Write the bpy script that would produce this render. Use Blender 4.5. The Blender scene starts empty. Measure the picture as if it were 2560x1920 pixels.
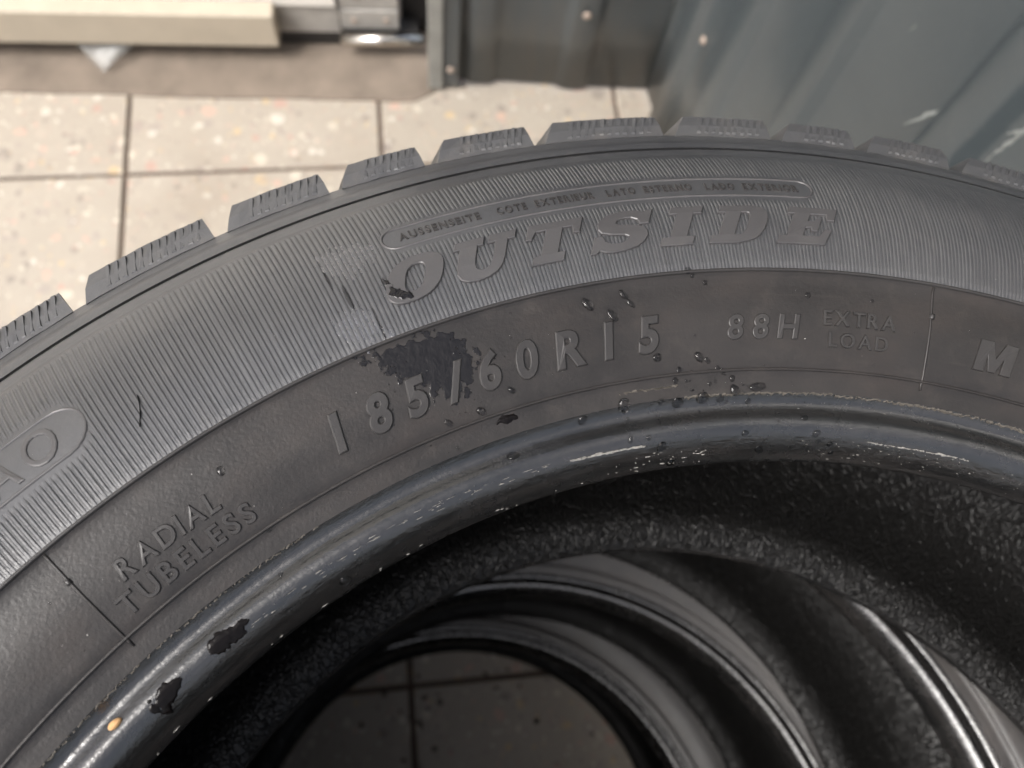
import bpy, bmesh, math, random
from mathutils import Vector, Matrix
random.seed(7)
sc = bpy.context.scene
COL = sc.collection
R = math.radians
PI = math.pi

# ------------------------------------------------------------------ camera
ZC = 0.655                                   # height of the top tyre's mid-plane above the floor
cam_data = bpy.data.cameras.new('camera')
cam = bpy.data.objects.new('camera', cam_data)
COL.objects.link(cam)
cam.matrix_world = Matrix(((0.9921949, 0.0626736, -0.1078020, -0.072699),
                           (-0.0949277, 0.9402164, -0.3270807, 0.141482),
                           (0.0808579, 0.3347612, 0.9388274, 0.278986 + ZC),
                           (0, 0, 0, 1)))
cam_data.sensor_width = 36.0
cam_data.lens = 30.42
cam_data.clip_start = 0.01
cam_data.clip_end = 60
cam_data.dof.use_dof = True
cam_data.dof.focus_distance = 0.212
cam_data.dof.aperture_fstop = 13.5
sc.camera = cam

# ------------------------------------------------------------------ world and light
world = bpy.data.worlds.new('World')
sc.world = world
world.use_nodes = True
wn = world.node_tree
bg = wn.nodes['Background']
SUN_EL, SUN_AZ = R(55), R(203)               # azimuth counter-clockwise from +x: the light comes from the open left side
sky = wn.nodes.new('ShaderNodeTexSky')
sky.sky_type = 'NISHITA'; sky.sun_disc = False
sky.sun_elevation = SUN_EL; sky.sun_rotation = R(90) - SUN_AZ
sky.air_density = 1.0; sky.dust_density = 6.0; sky.ozone_density = 1.0
hs = wn.nodes.new('ShaderNodeHueSaturation'); hs.inputs['Saturation'].default_value = 0.55    # thin overcast
wn.links.new(sky.outputs[0], hs.inputs['Color']); wn.links.new(hs.outputs[0], bg.inputs[0])
bg.inputs[1].default_value = 0.105

sun = bpy.data.lights.new('sun', 'SUN'); sun.energy = 1.7; sun.angle = R(30); sun.color = (1.0, 0.985, 0.965)
sun_o = bpy.data.objects.new('sun', sun); COL.objects.link(sun_o)
sun_o.rotation_euler = Vector((-math.cos(SUN_EL) * math.cos(SUN_AZ), -math.cos(SUN_EL) * math.sin(SUN_AZ), -math.sin(SUN_EL))).to_track_quat('-Z', 'Y').to_euler()

sc.cycles.max_bounces = 6; sc.cycles.diffuse_bounces = 3; sc.cycles.glossy_bounces = 3; sc.cycles.transmission_bounces = 5
sc.cycles.caustics_reflective = False
sc.cycles.use_adaptive_sampling = True; sc.cycles.adaptive_threshold = 0.035
sc.view_settings.view_transform = 'Standard'
sc.view_settings.look = 'None'
sc.view_settings.gamma = 1.0
sc.view_settings.use_curve_mapping = False
sc.view_settings.exposure = 1.02

# ------------------------------------------------------------------ helpers
def tag(o, label=None, cat=None, group=None, kind=None):
    if label: o['label'] = label
    if cat: o['category'] = cat
    if group: o['group'] = group
    if kind: o['kind'] = kind
    return o

def mesh_obj(name, verts, faces, mat=None, parent=None, smooth=False, uvs=None):
    me = bpy.data.meshes.new(name)
    me.from_pydata(verts, [], faces)
    if uvs is not None:
        ul = me.uv_layers.new(name='UVMap')
        for lp in me.loops:
            ul.data[lp.index].uv = uvs[lp.vertex_index]
    if smooth:
        me.polygons.foreach_set('use_smooth', [True] * len(me.polygons))
    me.update()
    return link(name, me, mat, parent)

def link(name, me, mat=None, parent=None):
    o = bpy.data.objects.new(name, me)
    COL.objects.link(o)
    if mat and not me.materials: me.materials.append(mat)
    if parent: o.parent = parent
    return o

def empty(name, loc):
    o = bpy.data.objects.new(name, None); COL.objects.link(o); o.location = loc
    o.empty_display_size = 0.05
    return o

def box(x0, x1, y0, y1, z0, z1, bev=0.0):
    bm = bmesh.new()
    bmesh.ops.create_cube(bm, size=1)
    for v in bm.verts:
        v.co = Vector(((x0 + x1) / 2 + v.co.x * (x1 - x0), (y0 + y1) / 2 + v.co.y * (y1 - y0), (z0 + z1) / 2 + v.co.z * (z1 - z0)))
    if bev:
        bmesh.ops.bevel(bm, geom=bm.edges[:], offset=bev, segments=1, affect='EDGES')
    me = bpy.data.meshes.new('box'); bm.to_mesh(me); bm.free()
    return me

# ------------------------------------------------------------------ materials
class NT:
    def __init__(s, name):
        s.m = bpy.data.materials.new(name); s.m.use_nodes = True
        s.t = s.m.node_tree; s.b = s.t.nodes['Principled BSDF']
    def n(s, typ, **kw):
        nd = s.t.nodes.new(typ)
        for k, v in kw.items():
            if k.startswith('i_'): nd.inputs[k[2:].replace('_', ' ')].default_value = v
            else: setattr(nd, k, v)
        return nd
    def l(s, a, b): s.t.links.new(a, b)
    def noise(s, vec, scale, detail=4, rough=0.55):
        nd = s.n('ShaderNodeTexNoise'); nd.inputs['Scale'].default_value = scale
        nd.inputs['Detail'].default_value = detail; nd.inputs['Roughness'].default_value = rough
        if vec is not None: s.l(vec, nd.inputs['Vector'])
        return nd
    def ramp(s, fac, stops, interp='LINEAR'):
        nd = s.n('ShaderNodeValToRGB'); cr = nd.color_ramp; cr.interpolation = interp
        while len(cr.elements) < len(stops): cr.elements.new(0.5)
        for e, (p, c) in zip(cr.elements, stops):
            e.position = p; e.color = c if len(c) == 4 else (*c, 1)
        s.l(fac, nd.inputs[0]); return nd.outputs[0]
    def mix(s, fac, a, b, blend='MIX'):
        nd = s.n('ShaderNodeMix'); nd.data_type = 'RGBA'; nd.blend_type = blend
        for inp, v in ((nd.inputs[0], fac), (nd.inputs[6], a), (nd.inputs[7], b)):
            if hasattr(v, 'node'): s.l(v, inp)
            elif isinstance(v, (int, float)): inp.default_value = v
            else: inp.default_value = (*v, 1)
        return nd.outputs[2]
    def math(s, op, a, b=None, clamp=False):
        nd = s.n('ShaderNodeMath'); nd.operation = op; nd.use_clamp = clamp
        for i, v in enumerate((a, b)):
            if v is None: continue
            if hasattr(v, 'node'): s.l(v, nd.inputs[i])
            else: nd.inputs[i].default_value = v
        return nd.outputs[0]
    def mapping(s, vec, scale=(1, 1, 1), loc=(0, 0, 0), rot=(0, 0, 0)):
        nd = s.n('ShaderNodeMapping'); s.l(vec, nd.inputs[0])
        nd.inputs['Scale'].default_value = scale; nd.inputs['Location'].default_value = loc; nd.inputs['Rotation'].default_value = rot
        return nd.outputs[0]
    def bump(s, h, strength, dist, prev=None):
        nd = s.n('ShaderNodeBump'); nd.inputs['Strength'].default_value = strength; nd.inputs['Distance'].default_value = dist
        s.l(h, nd.inputs['Height'])
        if prev is not None: s.l(prev, nd.inputs['Normal'])
        return nd.outputs[0]
    def obj(s): return s.n('ShaderNodeTexCoord').outputs['Object']
    def uv(s): return s.n('ShaderNodeTexCoord').outputs['UV']
    def pos(s): return s.n('ShaderNodeNewGeometry').outputs['Position']
    def set(s, **kw):
        for k, v in kw.items():
            inp = s.b.inputs[k.replace('_', ' ')]
            if hasattr(v, 'node'): s.l(v, inp)
            else: inp.default_value = v if not (isinstance(v, tuple) and len(v) == 3) else (*v, 1)

def rubber(name, c0, c1, dust, r0, r1, spec=0.5, grain=0.00012, ior=1.5, uv=False):
    k = NT(name); o = k.obj()
    n1 = k.noise(o, 30, 6, 0.65).outputs[0]
    n2 = k.noise(o, 1100, 2, 0.6).outputs[0]
    n3 = k.noise(o, 140, 4, 0.65).outputs[0]
    col = k.mix(k.ramp(n1, [(0.36, (0, 0, 0)), (0.64, (1, 1, 1))]), c0, c1)
    col = k.mix(k.math('MULTIPLY', k.ramp(n3, [(0.52, (0, 0, 0)), (0.78, (1, 1, 1))]), 0.55), col, dust)
    rough = k.math('ADD', k.math('MULTIPLY', n1, r1 - r0), r0)
    if uv:                                   # brown bloom and rubbing marks that follow the circumference
        st = k.noise(k.mapping(k.uv(), (26, 520, 1)), 1.0, 5, 0.7).outputs[0]
        bl = k.noise(k.mapping(k.uv(), (38, 70, 1), (4, 9, 0)), 1.0, 5, 0.6).outputs[0]
        col = k.mix(k.math('MULTIPLY', k.ramp(bl, [(0.48, (0, 0, 0)), (0.72, (1, 1, 1))]), 0.55), col, (0.038, 0.030, 0.026))
        sm = k.ramp(st, [(0.60, (0, 0, 0)), (0.74, (1, 1, 1))])
        col = k.mix(k.math('MULTIPLY', sm, 0.35), col, dust)
        rough = k.math('SUBTRACT', rough, k.math('MULTIPLY', k.ramp(bl, [(0.3, (1, 1, 1)), (0.5, (0, 0, 0))]), 0.10))
    k.set(Base_Color=col, Specular_IOR_Level=spec, IOR=ior)
    k.set(Roughness=rough)
    k.set(Normal=k.bump(n2, 0.55, grain, k.bump(n3, 0.10, 0.0004)))
    return k.m

M_SIDE = rubber('rubber_sidewall', (0.0165, 0.0148, 0.0142), (0.0250, 0.0222, 0.0210), (0.044, 0.038, 0.034), 0.32, 0.46, 0.42, uv=True)  # same rubber as the ribs, darkened where overhead sky would be blocked
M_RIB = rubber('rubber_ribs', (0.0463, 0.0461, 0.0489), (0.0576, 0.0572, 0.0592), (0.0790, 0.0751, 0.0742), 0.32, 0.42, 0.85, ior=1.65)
M_MARK = rubber('rubber_markings', (0.0245, 0.0225, 0.0218), (0.0315, 0.0290, 0.0280), (0.044, 0.039, 0.036), 0.30, 0.42, 0.50, grain=0.00006)
M_LETTER = rubber('rubber_lettering', (0.0537, 0.0503, 0.0507), (0.0655, 0.0625, 0.0626), (0.0885, 0.0832, 0.0788), 0.36, 0.48, 0.8, grain=0.00006)
M_TREAD = rubber('rubber_tread', (0.0525, 0.0525, 0.0558), (0.0713, 0.0705, 0.0713), (0.1132, 0.1025, 0.0927), 0.42, 0.56, 0.8, ior=1.6)

def bead_mat():
    k = NT('rubber_bead'); u = k.uv()
    st = k.noise(k.mapping(u, (70, 1500, 1)), 1.0, 5, 0.65).outputs[0]
    st2 = k.noise(k.mapping(u, (22, 300, 1), (3, 7, 0)), 1.0, 4, 0.6).outputs[0]
    sp = k.noise(k.obj(), 1300, 2, 0.5).outputs[0]
    lump = k.noise(k.mapping(u, (240, 420, 1), (1, 2, 0)), 1.0, 3, 0.6).outputs[0]
    bl = k.noise(k.obj(), 70, 5, 0.65).outputs[0]
    col = k.mix(k.ramp(st2, [(0.4, (0, 0, 0)), (0.7, (1, 1, 1))]), (0.008, 0.008, 0.008), (0.020, 0.018, 0.017))
    col = k.mix(k.math('MULTIPLY', k.ramp(st, [(0.64, (0, 0, 0)), (0.76, (1, 1, 1))]), 0.5), col, (0.085, 0.075, 0.065))
    k.set(Base_Color=col)
    k.set(Roughness=k.math('ADD', k.math('MULTIPLY', k.ramp(bl, [(0.35, (0, 0, 0)), (0.68, (1, 1, 1))]), 0.14), k.math('ADD', 0.14, k.math('MULTIPLY', st2, 0.10))))
    k.set(Normal=k.bump(sp, 0.35, 0.00012, k.bump(lump, 0.30, 0.0006, k.bump(st, 0.30, 0.00018))), Specular_IOR_Level=0.95, IOR=1.6)
    return k.m
M_BEAD = bead_mat()

def liner_mat():
    k = NT('rubber_inner_liner'); u = k.uv()
    v1 = k.n('ShaderNodeTexVoronoi'); v1.feature = 'F1'; k.l(k.mapping(u, (700, 600, 1)), v1.inputs['Vector']); v1.inputs['Scale'].default_value = 1
    v2 = k.n('ShaderNodeTexVoronoi'); v2.feature = 'DISTANCE_TO_EDGE'
    wob = k.noise(u, 160, 2).outputs['Color']
    uu = k.n('ShaderNodeVectorMath'); uu.operation = 'ADD'
    sw = k.n('ShaderNodeVectorMath'); sw.operation = 'SCALE'; k.l(wob, sw.inputs[0]); sw.inputs[3].default_value = 0.006
    k.l(u, uu.inputs[0]); k.l(sw.outputs[0], uu.inputs[1])
    k.l(k.mapping(uu.outputs[0], (380, 170, 1)), v2.inputs['Vector']); v2.inputs['Scale'].default_value = 1
    edge = k.ramp(v2.outputs[0], [(0.0, (1, 1, 1)), (0.09, (0, 0, 0))])
    dome = k.ramp(v1.outputs[0], [(0.0, (1, 1, 1)), (0.6, (0, 0, 0))])
    n = k.noise(k.obj(), 700, 3).outputs[0]
    k.set(Base_Color=k.mix(n, (0.0045, 0.0045, 0.0045), (0.011, 0.0105, 0.010)), Roughness=0.36, Specular_IOR_Level=0.20)
    k.set(Normal=k.bump(edge, 0.55, 0.0007, k.bump(dome, 0.70, 0.0005, k.bump(n, 0.4, 0.0003))))
    return k.m
M_LINER = liner_mat()

def wet_mat(name='wet_rubber', spec=0.55, b=0.5, soft=True):
    k = NT(name); n = k.noise(k.obj(), 420, 3).outputs[0]
    k.set(Base_Color=(0.006, 0.005, 0.005), Roughness=0.05, Specular_IOR_Level=spec, Normal=k.bump(n, b, 0.0005))  # wet rubber; near-black base also stands in for a dark reflection
    if soft:                                 # the film thins out towards its edge
        at = k.n('ShaderNodeAttribute'); at.attribute_name = 'depth'
        k.set(Alpha=k.ramp(k.math('ADD', at.outputs['Fac'], k.math('MULTIPLY', k.math('SUBTRACT', k.noise(k.obj(), 1400, 3).outputs[0], 0.5), 0.9)), [(0.10, (0, 0, 0)), (0.75, (1, 1, 1))]))
    return k.m
M_WET = wet_mat()
M_PUDDLE = wet_mat('puddle_water', 0.14, 0.3, False)

def smear_sheen_mat():
    k = NT('wet_smear_sheen'); n = k.noise(k.obj(), 500, 3).outputs[0]
    k.set(Base_Color=(0.075, 0.074, 0.078), Roughness=0.2, Specular_IOR_Level=0.9, IOR=1.8, Normal=k.bump(n, 0.5, 0.0008))  # pale base stands in for bright sky mirrored in the wet film
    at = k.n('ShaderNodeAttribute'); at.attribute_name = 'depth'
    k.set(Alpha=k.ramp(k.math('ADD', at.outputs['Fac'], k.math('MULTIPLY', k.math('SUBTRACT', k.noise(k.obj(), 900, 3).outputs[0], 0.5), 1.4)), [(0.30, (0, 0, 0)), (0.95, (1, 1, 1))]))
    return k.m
M_SMEAR_SHEEN = smear_sheen_mat()

def water_mat():
    k = NT('tinted_water')
    k.set(Base_Color=(0.55, 0.54, 0.54), Roughness=0.02, IOR=1.33, Transmission_Weight=1.0)  # not clear: tinted dark in place of wet rubber and dark reflections
    return k.m
M_WATER = water_mat()

def simple(name, col, rough, metal=0.0, nscale=60, namt=0.25, bump=0.0003):
    k = NT(name); n = k.noise(k.obj(), nscale, 5, 0.6).outputs[0]
    dark = tuple(c * (1 - namt) for c in col)
    k.set(Base_Color=k.mix(k.ramp(n, [(0.3, (0, 0, 0)), (0.7, (1, 1, 1))]), dark, col), Roughness=rough, Metallic=metal)
    k.set(Normal=k.bump(k.noise(k.obj(), nscale * 8, 3).outputs[0], 0.3, bump))
    return k.m
M_RESIDUE_GLINT = simple('pale_residue_glint', (0.40, 0.38, 0.35), 0.30, nscale=2500, namt=0.8)
M_SCUFF = simple('scuffed_rubber', (0.105, 0.092, 0.076), 0.7, nscale=1500, namt=0.7)
M_WHITE = simple('white_paint', (0.86, 0.83, 0.77), 0.5, nscale=25, namt=0.06)
M_BEIGE = simple('beige_paint', (0.50, 0.44, 0.35), 0.55, nscale=25, namt=0.12)
M_GREYPL = simple('grey_paint', (0.42, 0.40, 0.37), 0.5, nscale=40, namt=0.25)
M_SEAL = simple('black_seal', (0.025, 0.023, 0.022), 0.6)
M_CHROME = simple('steel_rod', (0.78, 0.74, 0.68), 0.18, 1.0)
M_CEMENT = simple('threshold_cement', (0.235, 0.190, 0.150), 0.75, nscale=22, namt=0.35, bump=0.001)
M_SCREW = simple('rusty_pale_screw', (0.50, 0.40, 0.33), 0.6, nscale=300, namt=0.4)
M_CRUMB = simple('orange_crumb', (0.62, 0.36, 0.16), 0.7, nscale=900)
M_LINT = simple('pale_lint', (0.34, 0.33, 0.31), 0.6)
M_GROUT = simple('dark_grout', (0.135, 0.098, 0.075), 0.9, nscale=60, namt=0.4, bump=0.001)

def plastic_mat():
    k = NT('clear_plastic_film')
    k.set(Base_Color=(0.5, 0.5, 0.48), Roughness=0.3, Alpha=0.25, Specular_IOR_Level=0.7)
    return k.m
M_FILM = plastic_mat()

def tile_mat():
    k = NT('pebble_aggregate_tile'); p = k.pos()
    wob = k.noise(p, 55, 3).outputs['Color']
    sw = k.n('ShaderNodeVectorMath'); sw.operation = 'SCALE'; k.l(wob, sw.inputs[0]); sw.inputs[3].default_value = 0.012
    add = k.n('ShaderNodeVectorMath'); add.operation = 'ADD'; k.l(p, add.inputs[0]); k.l(sw.outputs[0], add.inputs[1])
    base = k.mix(k.noise(p, 14, 5, 0.6).outputs[0], (0.335, 0.298, 0.245), (0.450, 0.408, 0.345))
    base = k.mix(k.math('MULTIPLY', k.noise(p, 160, 4, 0.7).outputs[0], 0.55), base, (0.30, 0.25, 0.205))
    h = None
    for sc_, thr, seed in ((46, 0.50, 0.0), (88, 0.50, 3.1), (190, 0.48, 7.7)):
        v = k.n('ShaderNodeTexVoronoi'); v.feature = 'F1'; v.inputs['Scale'].default_value = sc_
        k.l(k.mapping(add.outputs[0], loc=(seed, seed * 0.7, 0)), v.inputs['Vector'])
        sep = k.n('ShaderNodeSeparateColor'); k.l(v.outputs['Color'], sep.inputs[0])
        rad = k.math('MULTIPLY', k.math('SUBTRACT', sep.outputs[0], 0.22, True), thr / 0.78)
        mask = k.math('MULTIPLY', k.math('SUBTRACT', rad, v.outputs['Distance']), 11, True)
        mask = k.math('MINIMUM', mask, 1.0)
        pc = k.ramp(sep.outputs[1], [(0.0, (0.20, 0.175, 0.155)), (0.18, (0.62, 0.56, 0.46)), (0.32, (0.42, 0.36, 0.30)), (0.48, (0.54, 0.34, 0.27)),
                                     (0.60, (0.30, 0.26, 0.235)), (0.74, (0.55, 0.39, 0.20)), (0.84, (0.66, 0.61, 0.54)), (0.94, (0.44, 0.25, 0.20))], 'CONSTANT')
        base = k.mix(k.math('MULTIPLY', mask, 0.58), base, pc)
        h = mask if h is None else k.math('MAXIMUM', h, mask)
    stain = k.ramp(k.noise(p, 5, 4).outputs[0], [(0.5, (0, 0, 0)), (0.72, (1, 1, 1))])
    base = k.mix(k.math('MULTIPLY', stain, 0.35), base, (0.22, 0.17, 0.125))
    k.set(Base_Color=base, Roughness=k.math('ADD', 0.38, k.math('MULTIPLY', k.noise(p, 90, 3).outputs[0], 0.3)))
    k.set(Normal=k.bump(h, 0.15, 0.001, k.bump(k.noise(p, 500, 3).outputs[0], 0.3, 0.0006)))
    return k.m
M_TILE = tile_mat()

def green_mat():
    k = NT('dark_green_painted_steel'); p = k.pos()
    n = k.noise(p, 9, 5, 0.6).outputs[0]; f = k.noise(p, 120, 4, 0.7).outputs[0]
    col = k.mix(n, (0.046, 0.057, 0.063), (0.070, 0.083, 0.090))
    # rain-washed dirt low on the sheet
    z = k.n('ShaderNodeSeparateXYZ'); k.l(p, z.inputs[0])
    low = k.math('SUBTRACT', 1.0, k.math('MULTIPLY', z.outputs[2], 3.6), True)
    dirt = k.math('MULTIPLY', low, k.ramp(k.noise(k.mapping(p, (60, 60, 9)), 1, 5, 0.65).outputs[0], [(0.35, (0, 0, 0)), (0.7, (1, 1, 1))]))
    col = k.mix(k.math('MULTIPLY', dirt, 0.45), col, (0.12, 0.098, 0.076))
    col = k.mix(k.math('MULTIPLY', k.ramp(f, [(0.6, (0, 0, 0)), (0.8, (1, 1, 1))]), 0.25), col, (0.16, 0.16, 0.15))
    k.set(Base_Color=col, Roughness=k.math('ADD', 0.26, k.math('MULTIPLY', f, 0.16)), Specular_IOR_Level=0.6)
    k.set(Normal=k.bump(n, 0.25, 0.004))
    return k.m
M_GREEN = green_mat()
M_EDGE = simple('grey_sheet_edge', (0.30, 0.30, 0.28), 0.45, nscale=30, namt=0.3)
M_SCRATCH = simple('bare_scratch', (0.30, 0.32, 0.31), 0.5, nscale=700, namt=0.6)

# ================================================================== setting
# tile joints run along world x and y; the floor is z = 0
floor = link('floor', box(-1.7, 1.3, -1.4, 1.5, -0.06, -0.004), M_GROUT)
tag(floor, 'beige pebble aggregate tile floor under the tyres', kind='structure')
TS = 0.308
tile_me = box(-TS / 2 + 0.0026, TS / 2 - 0.0026, -TS / 2 + 0.0026, TS / 2 - 0.0026, -0.03, 0.0, 0.0012)
tile_me.materials.append(M_TILE)
for i in range(-4, 2):
    for j in range(-4, 2):
        t = link('floor_tile', tile_me, None, floor)
        t.location = (-0.0995 + TS * (i + 0.5), 0.766 + TS * (j - 0.5), 0.0)
        t.rotation_euler = (R(random.uniform(-.12, .12)), R(random.uniform(-.12, .12)), R(random.uniform(-.15, .15)))
        t.location.z = -0.0006 + random.uniform(-.0006, .0003)

def slab(name, pts, z0, z1, mat, parent=None):
    n = len(pts)
    vs = [(x, y, z0) for x, y in pts] + [(x, y, z1) for x, y in pts]
    fs = [tuple(range(n - 1, -1, -1)), tuple(range(n, 2 * n))] + [(i, (i + 1) % n, n + (i + 1) % n, n + i) for i in range(n)]
    return mesh_obj(name, vs, fs, mat, parent)
# smooth cement threshold laid over the cut tile edge, slightly skew to the joints
edge = [(-1.7, 0.958)]
x = -1.65
while x < -0.03:
    edge.append((x, 0.8615 - (x + 0.1) * 0.060 + random.uniform(-.0016, .0016))); x += 0.028
thr = slab('threshold', [(-1.7, 1.3)] + edge + [(-0.028, 0.872), (-0.02, 1.3)], -0.02, 0.0018, M_CEMENT)
tag(thr, 'brown cement strip between the tiles and the white door', kind='structure')

# ------------------------------------------------------------------ door
TH = R(-2.6)
def place(o, x, y):
    o.location = (x, y, 0); o.rotation_euler = (0, 0, TH)
door = empty('door', (0, 0, 0)); place(door, -0.142, 0.944)
tag(door, 'white painted door with a beige weather board along its foot', 'door')
link('leaf', box(-1.30, -0.002, 0.0, 0.035, 0.074, 1.75, 0.0015), M_WHITE, door)
link('bottom_rail', box(-1.30, 0.0, 0.004, 0.034, 0.026, 0.074, 0.001), M_GREYPL, door)
link('seal', box(-1.30, 0.098, 0.006, 0.03, 0.0045, 0.026), M_SEAL, door)
bd = link('weather_board', box(-1.30, -0.0755, -0.024, -0.001, 0.030, 0.083, 0.0018), M_BEIGE, door)
frame = empty('door_frame', (0, 0, 0)); place(frame, -0.142, 0.944)
tag(frame, 'grey door frame foot with screwed plates beside the white door', 'door frame')
def cyl(r, h, seg=16, bev=0.0):
    bm = bmesh.new()
    bmesh.ops.create_cone(bm, cap_ends=True, segments=seg, radius1=r, radius2=r, depth=h)
    if bev: bmesh.ops.bevel(bm, geom=[e for e in bm.edges if abs(e.verts[0].co.z - e.verts[1].co.z) < 1e-6], offset=bev, segments=2, affect='EDGES')
    for f in bm.faces: f.smooth = len(f.verts) == 4
    me = bpy.data.meshes.new('cyl'); bm.to_mesh(me); bm.free(); return me
link('plate', box(0.0015, 0.074, 0.003, 0.016, 0.034, 0.066, 0.001), M_GREYPL, frame)
link('plate', box(0.0015, 0.074, 0.005, 0.018, 0.0675, 0.40, 0.001), M_GREYPL, frame)
link('post', box(0.0765, 0.12, 0.03, 0.07, 0.005, 1.75, 0.001), M_SEAL, frame)
sm = cyl(0.0035, 0.003, 12, 0.0006); sm.materials.append(M_SCREW)
for sx, sz in ((0.018, 0.049), (0.058, 0.050), (0.022, 0.090)):
    s_ = link('screw', sm, None, frame); s_.location = (sx, 0.0025, sz); s_.rotation_euler = (PI / 2, 0, 0)
rod = link('steel_rod', cyl(0.0078, 0.104, 20, 0.002), M_CHROME)
tag(rod, 'short shiny steel rod lying across the foot of the door frame', 'rod')
rod.location = (-0.0905, 0.932, 0.030); rod.rotation_euler = (0, PI / 2, R(-2.0))

# clear plastic film poking out below the weather board
def film():
    n = 9; vs = []; fs = []
    A, B, C_ = Vector((-0.478, 0.952, 0.028)), Vector((-0.388, 0.948, 0.028)), Vector((-0.4365, 0.909, 0.0075))
    idx = {}
    for i in range(n + 1):
        for j in range(n + 1 - i):
            p = A * (1 - (i + j) / n) + B * (i / n) + C_ * (j / n)
            p.z += 0.0025 * math.sin(i * 1.3 + j * 0.7)
            idx[i, j] = len(vs); vs.append(p)
    for i in range(n):
        for j in range(n - i):
            fs.append((idx[i, j], idx[i + 1, j], idx[i, j + 1]))
            if i + j < n - 1: fs.append((idx[i + 1, j], idx[i + 1, j + 1], idx[i, j + 1]))
    o = mesh_obj('plastic_film', vs, fs, M_FILM, smooth=True)
    md = o.modifiers.new('thick', 'SOLIDIFY'); md.thickness = 0.0006
    tag(o, 'corner of clear plastic film poking out under the weather board', 'plastic film')
film()

# ------------------------------------------------------------------ corrugated steel sheets
def corrugated(name, label, org, ang, length, ribs, height, depth, flange=None):
    root = empty(name, org); root.rotation_euler = (0, 0, ang)
    tag(root, label, 'metal sheet', 'dark green corrugated sheets in the corner')
    pts = [(0.0, 0.0)]
    for a, b in ribs:
        s = 0.010
        pts += [(a - s, 0.0), (a, -depth), (b, -depth), (b + s, 0.0)]
    pts.append((length, 0.0))
    prof = []
    for i, (p, q) in enumerate(zip(pts, pts[1:])):       # soften the folds
        d = Vector(q) - Vector(p); L = d.length
        c = min(0.0022, L * 0.3)
        prof += [tuple(Vector(p) + d * (c / L)), tuple(Vector(q) - d * (c / L))]
    prof = [pts[0]] + prof + [pts[-1]]
    t = 0.0011; z0 = 0.006
    zs = [z0 + (height - z0) * k / 14 for k in range(15)]
    vs = []; fs = []
    m = len(prof)
    for side in (0, t):
        for z in zs:
            for (x, y) in prof:
                vs.append((x, y + side + 0.0016 * math.sin(z * 9 + x * 21), z))
    nz = len(zs)
    for s in range(2):
        o = s * m * nz
        for k in range(nz - 1):
            for i in range(m - 1):
                q = (o + k * m + i, o + k * m + i + 1, o + (k + 1) * m + i + 1, o + (k + 1) * m + i)
                fs.append(q if s == 0 else q[::-1])
    o2 = m * nz
    for i in range(m - 1):
        fs.append((i, o2 + i, o2 + i + 1, i + 1))
        a = (nz - 1) * m + i
        fs.append((a, a + 1, o2 + a + 1, o2 + a))
    for k in range(nz - 1):
        a, b = k * m, (k + 1) * m
        fs.append((a, b, o2 + b, o2 + a))
        a, b = k * m + m - 1, (k + 1) * m + m - 1
        fs.append((a, o2 + a, o2 + b, b))
    mesh_obj('sheet', vs, fs, M_GREEN, root, smooth=True)
    return root
GA = math.atan2(-0.0235, 0.28)
ga = corrugated('corrugated_sheet', 'dark green corrugated steel sheet facing the camera behind the tyres', (-0.020, 0.8895, 0), GA, 0.272,
                [(0.040, 0.064), (0.158, 0.184)], 1.7, 0.006)
trim = link('edge_trim', box(-0.014, 0.004, -0.016, 0.02, 0.006, 1.7, 0.001), M_EDGE, ga)
link('corner_post', box(0.004, 0.024, -0.012, -0.002, 0.008, 1.7, 0.001), M_GREEN, ga)
sm2 = cyl(0.0048, 0.004, 14, 0.0012); sm2.materials.append(M_SCREW)
for sx, sz, dy in ((0.170, 0.143, -0.0135), (0.014, 0.040, -0.0135)):
    s_ = link('screw', sm2, None, ga); s_.location = (sx, dy, sz); s_.rotation_euler = (PI / 2, 0, 0)
RA = math.atan2(-0.96, 0.084)
gb = corrugated('corrugated_sheet', 'dark green corrugated steel sheet with pale scratches, close beside the tyres', (0.250, 0.868, 0), RA, 0.97,
                [(0.048, 0.072), (0.140, 0.166), (0.262, 0.288), (0.405, 0.432), (0.540, 0.566), (0.680, 0.706), (0.820, 0.846)], 1.7, 0.0095)
s_ = link('screw', sm2, None, gb); s_.location = (0.092, -0.002, 0.198); s_.rotation_euler = (PI / 2, 0, 0)
# scratches: thin bare strips proud of the paint, on the flats between two ribs
def scratch(x0, z0, x1, z1, w, seed):
    rnd = random.Random(seed); n = 14; vs = []; fs = []
    d = Vector((x1 - x0, z1 - z0)); nrm = Vector((-d.y, d.x)).normalized()
    for i in range(n + 1):
        t = i / n
        p = Vector((x0, z0)) + d * t + nrm * rnd.uniform(-.3, .3) * w
        ww = w * (0.25 + rnd.random()) * (math.sin(PI * min(1, max(0.02, t))) ** 0.5) * 0.5
        for sgn in (-1, 1):
            q = p + nrm * sgn * ww
            vs.append((q.x, 0.0016 * math.sin(q.y * 9 + q.x * 21) - 0.0005, q.y))
    for i in range(n): fs.append((2 * i, 2 * i + 1, 2 * i + 3, 2 * i + 2))
    o = mesh_obj('scratch', vs, fs, M_SCRATCH, gb)
    return o
for a_ in ((0.452, 0.535, 0.500, 0.640, 0.005), (0.470, 0.560, 0.530, 0.615, 0.008), (0.438, 0.512, 0.466, 0.553, 0.004), (0.447, 0.490, 0.451, 0.545, 0.0025),
           (0.480, 0.545, 0.486, 0.600, 0.003), (0.380, 0.440, 0.396, 0.480, 0.003), (0.478, 0.520, 0.482, 0.545, 0.0015), (0.332, 0.480, 0.334, 0.489, 0.001)):
    scratch(*a_, int(a_[0] * 1000))

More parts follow.
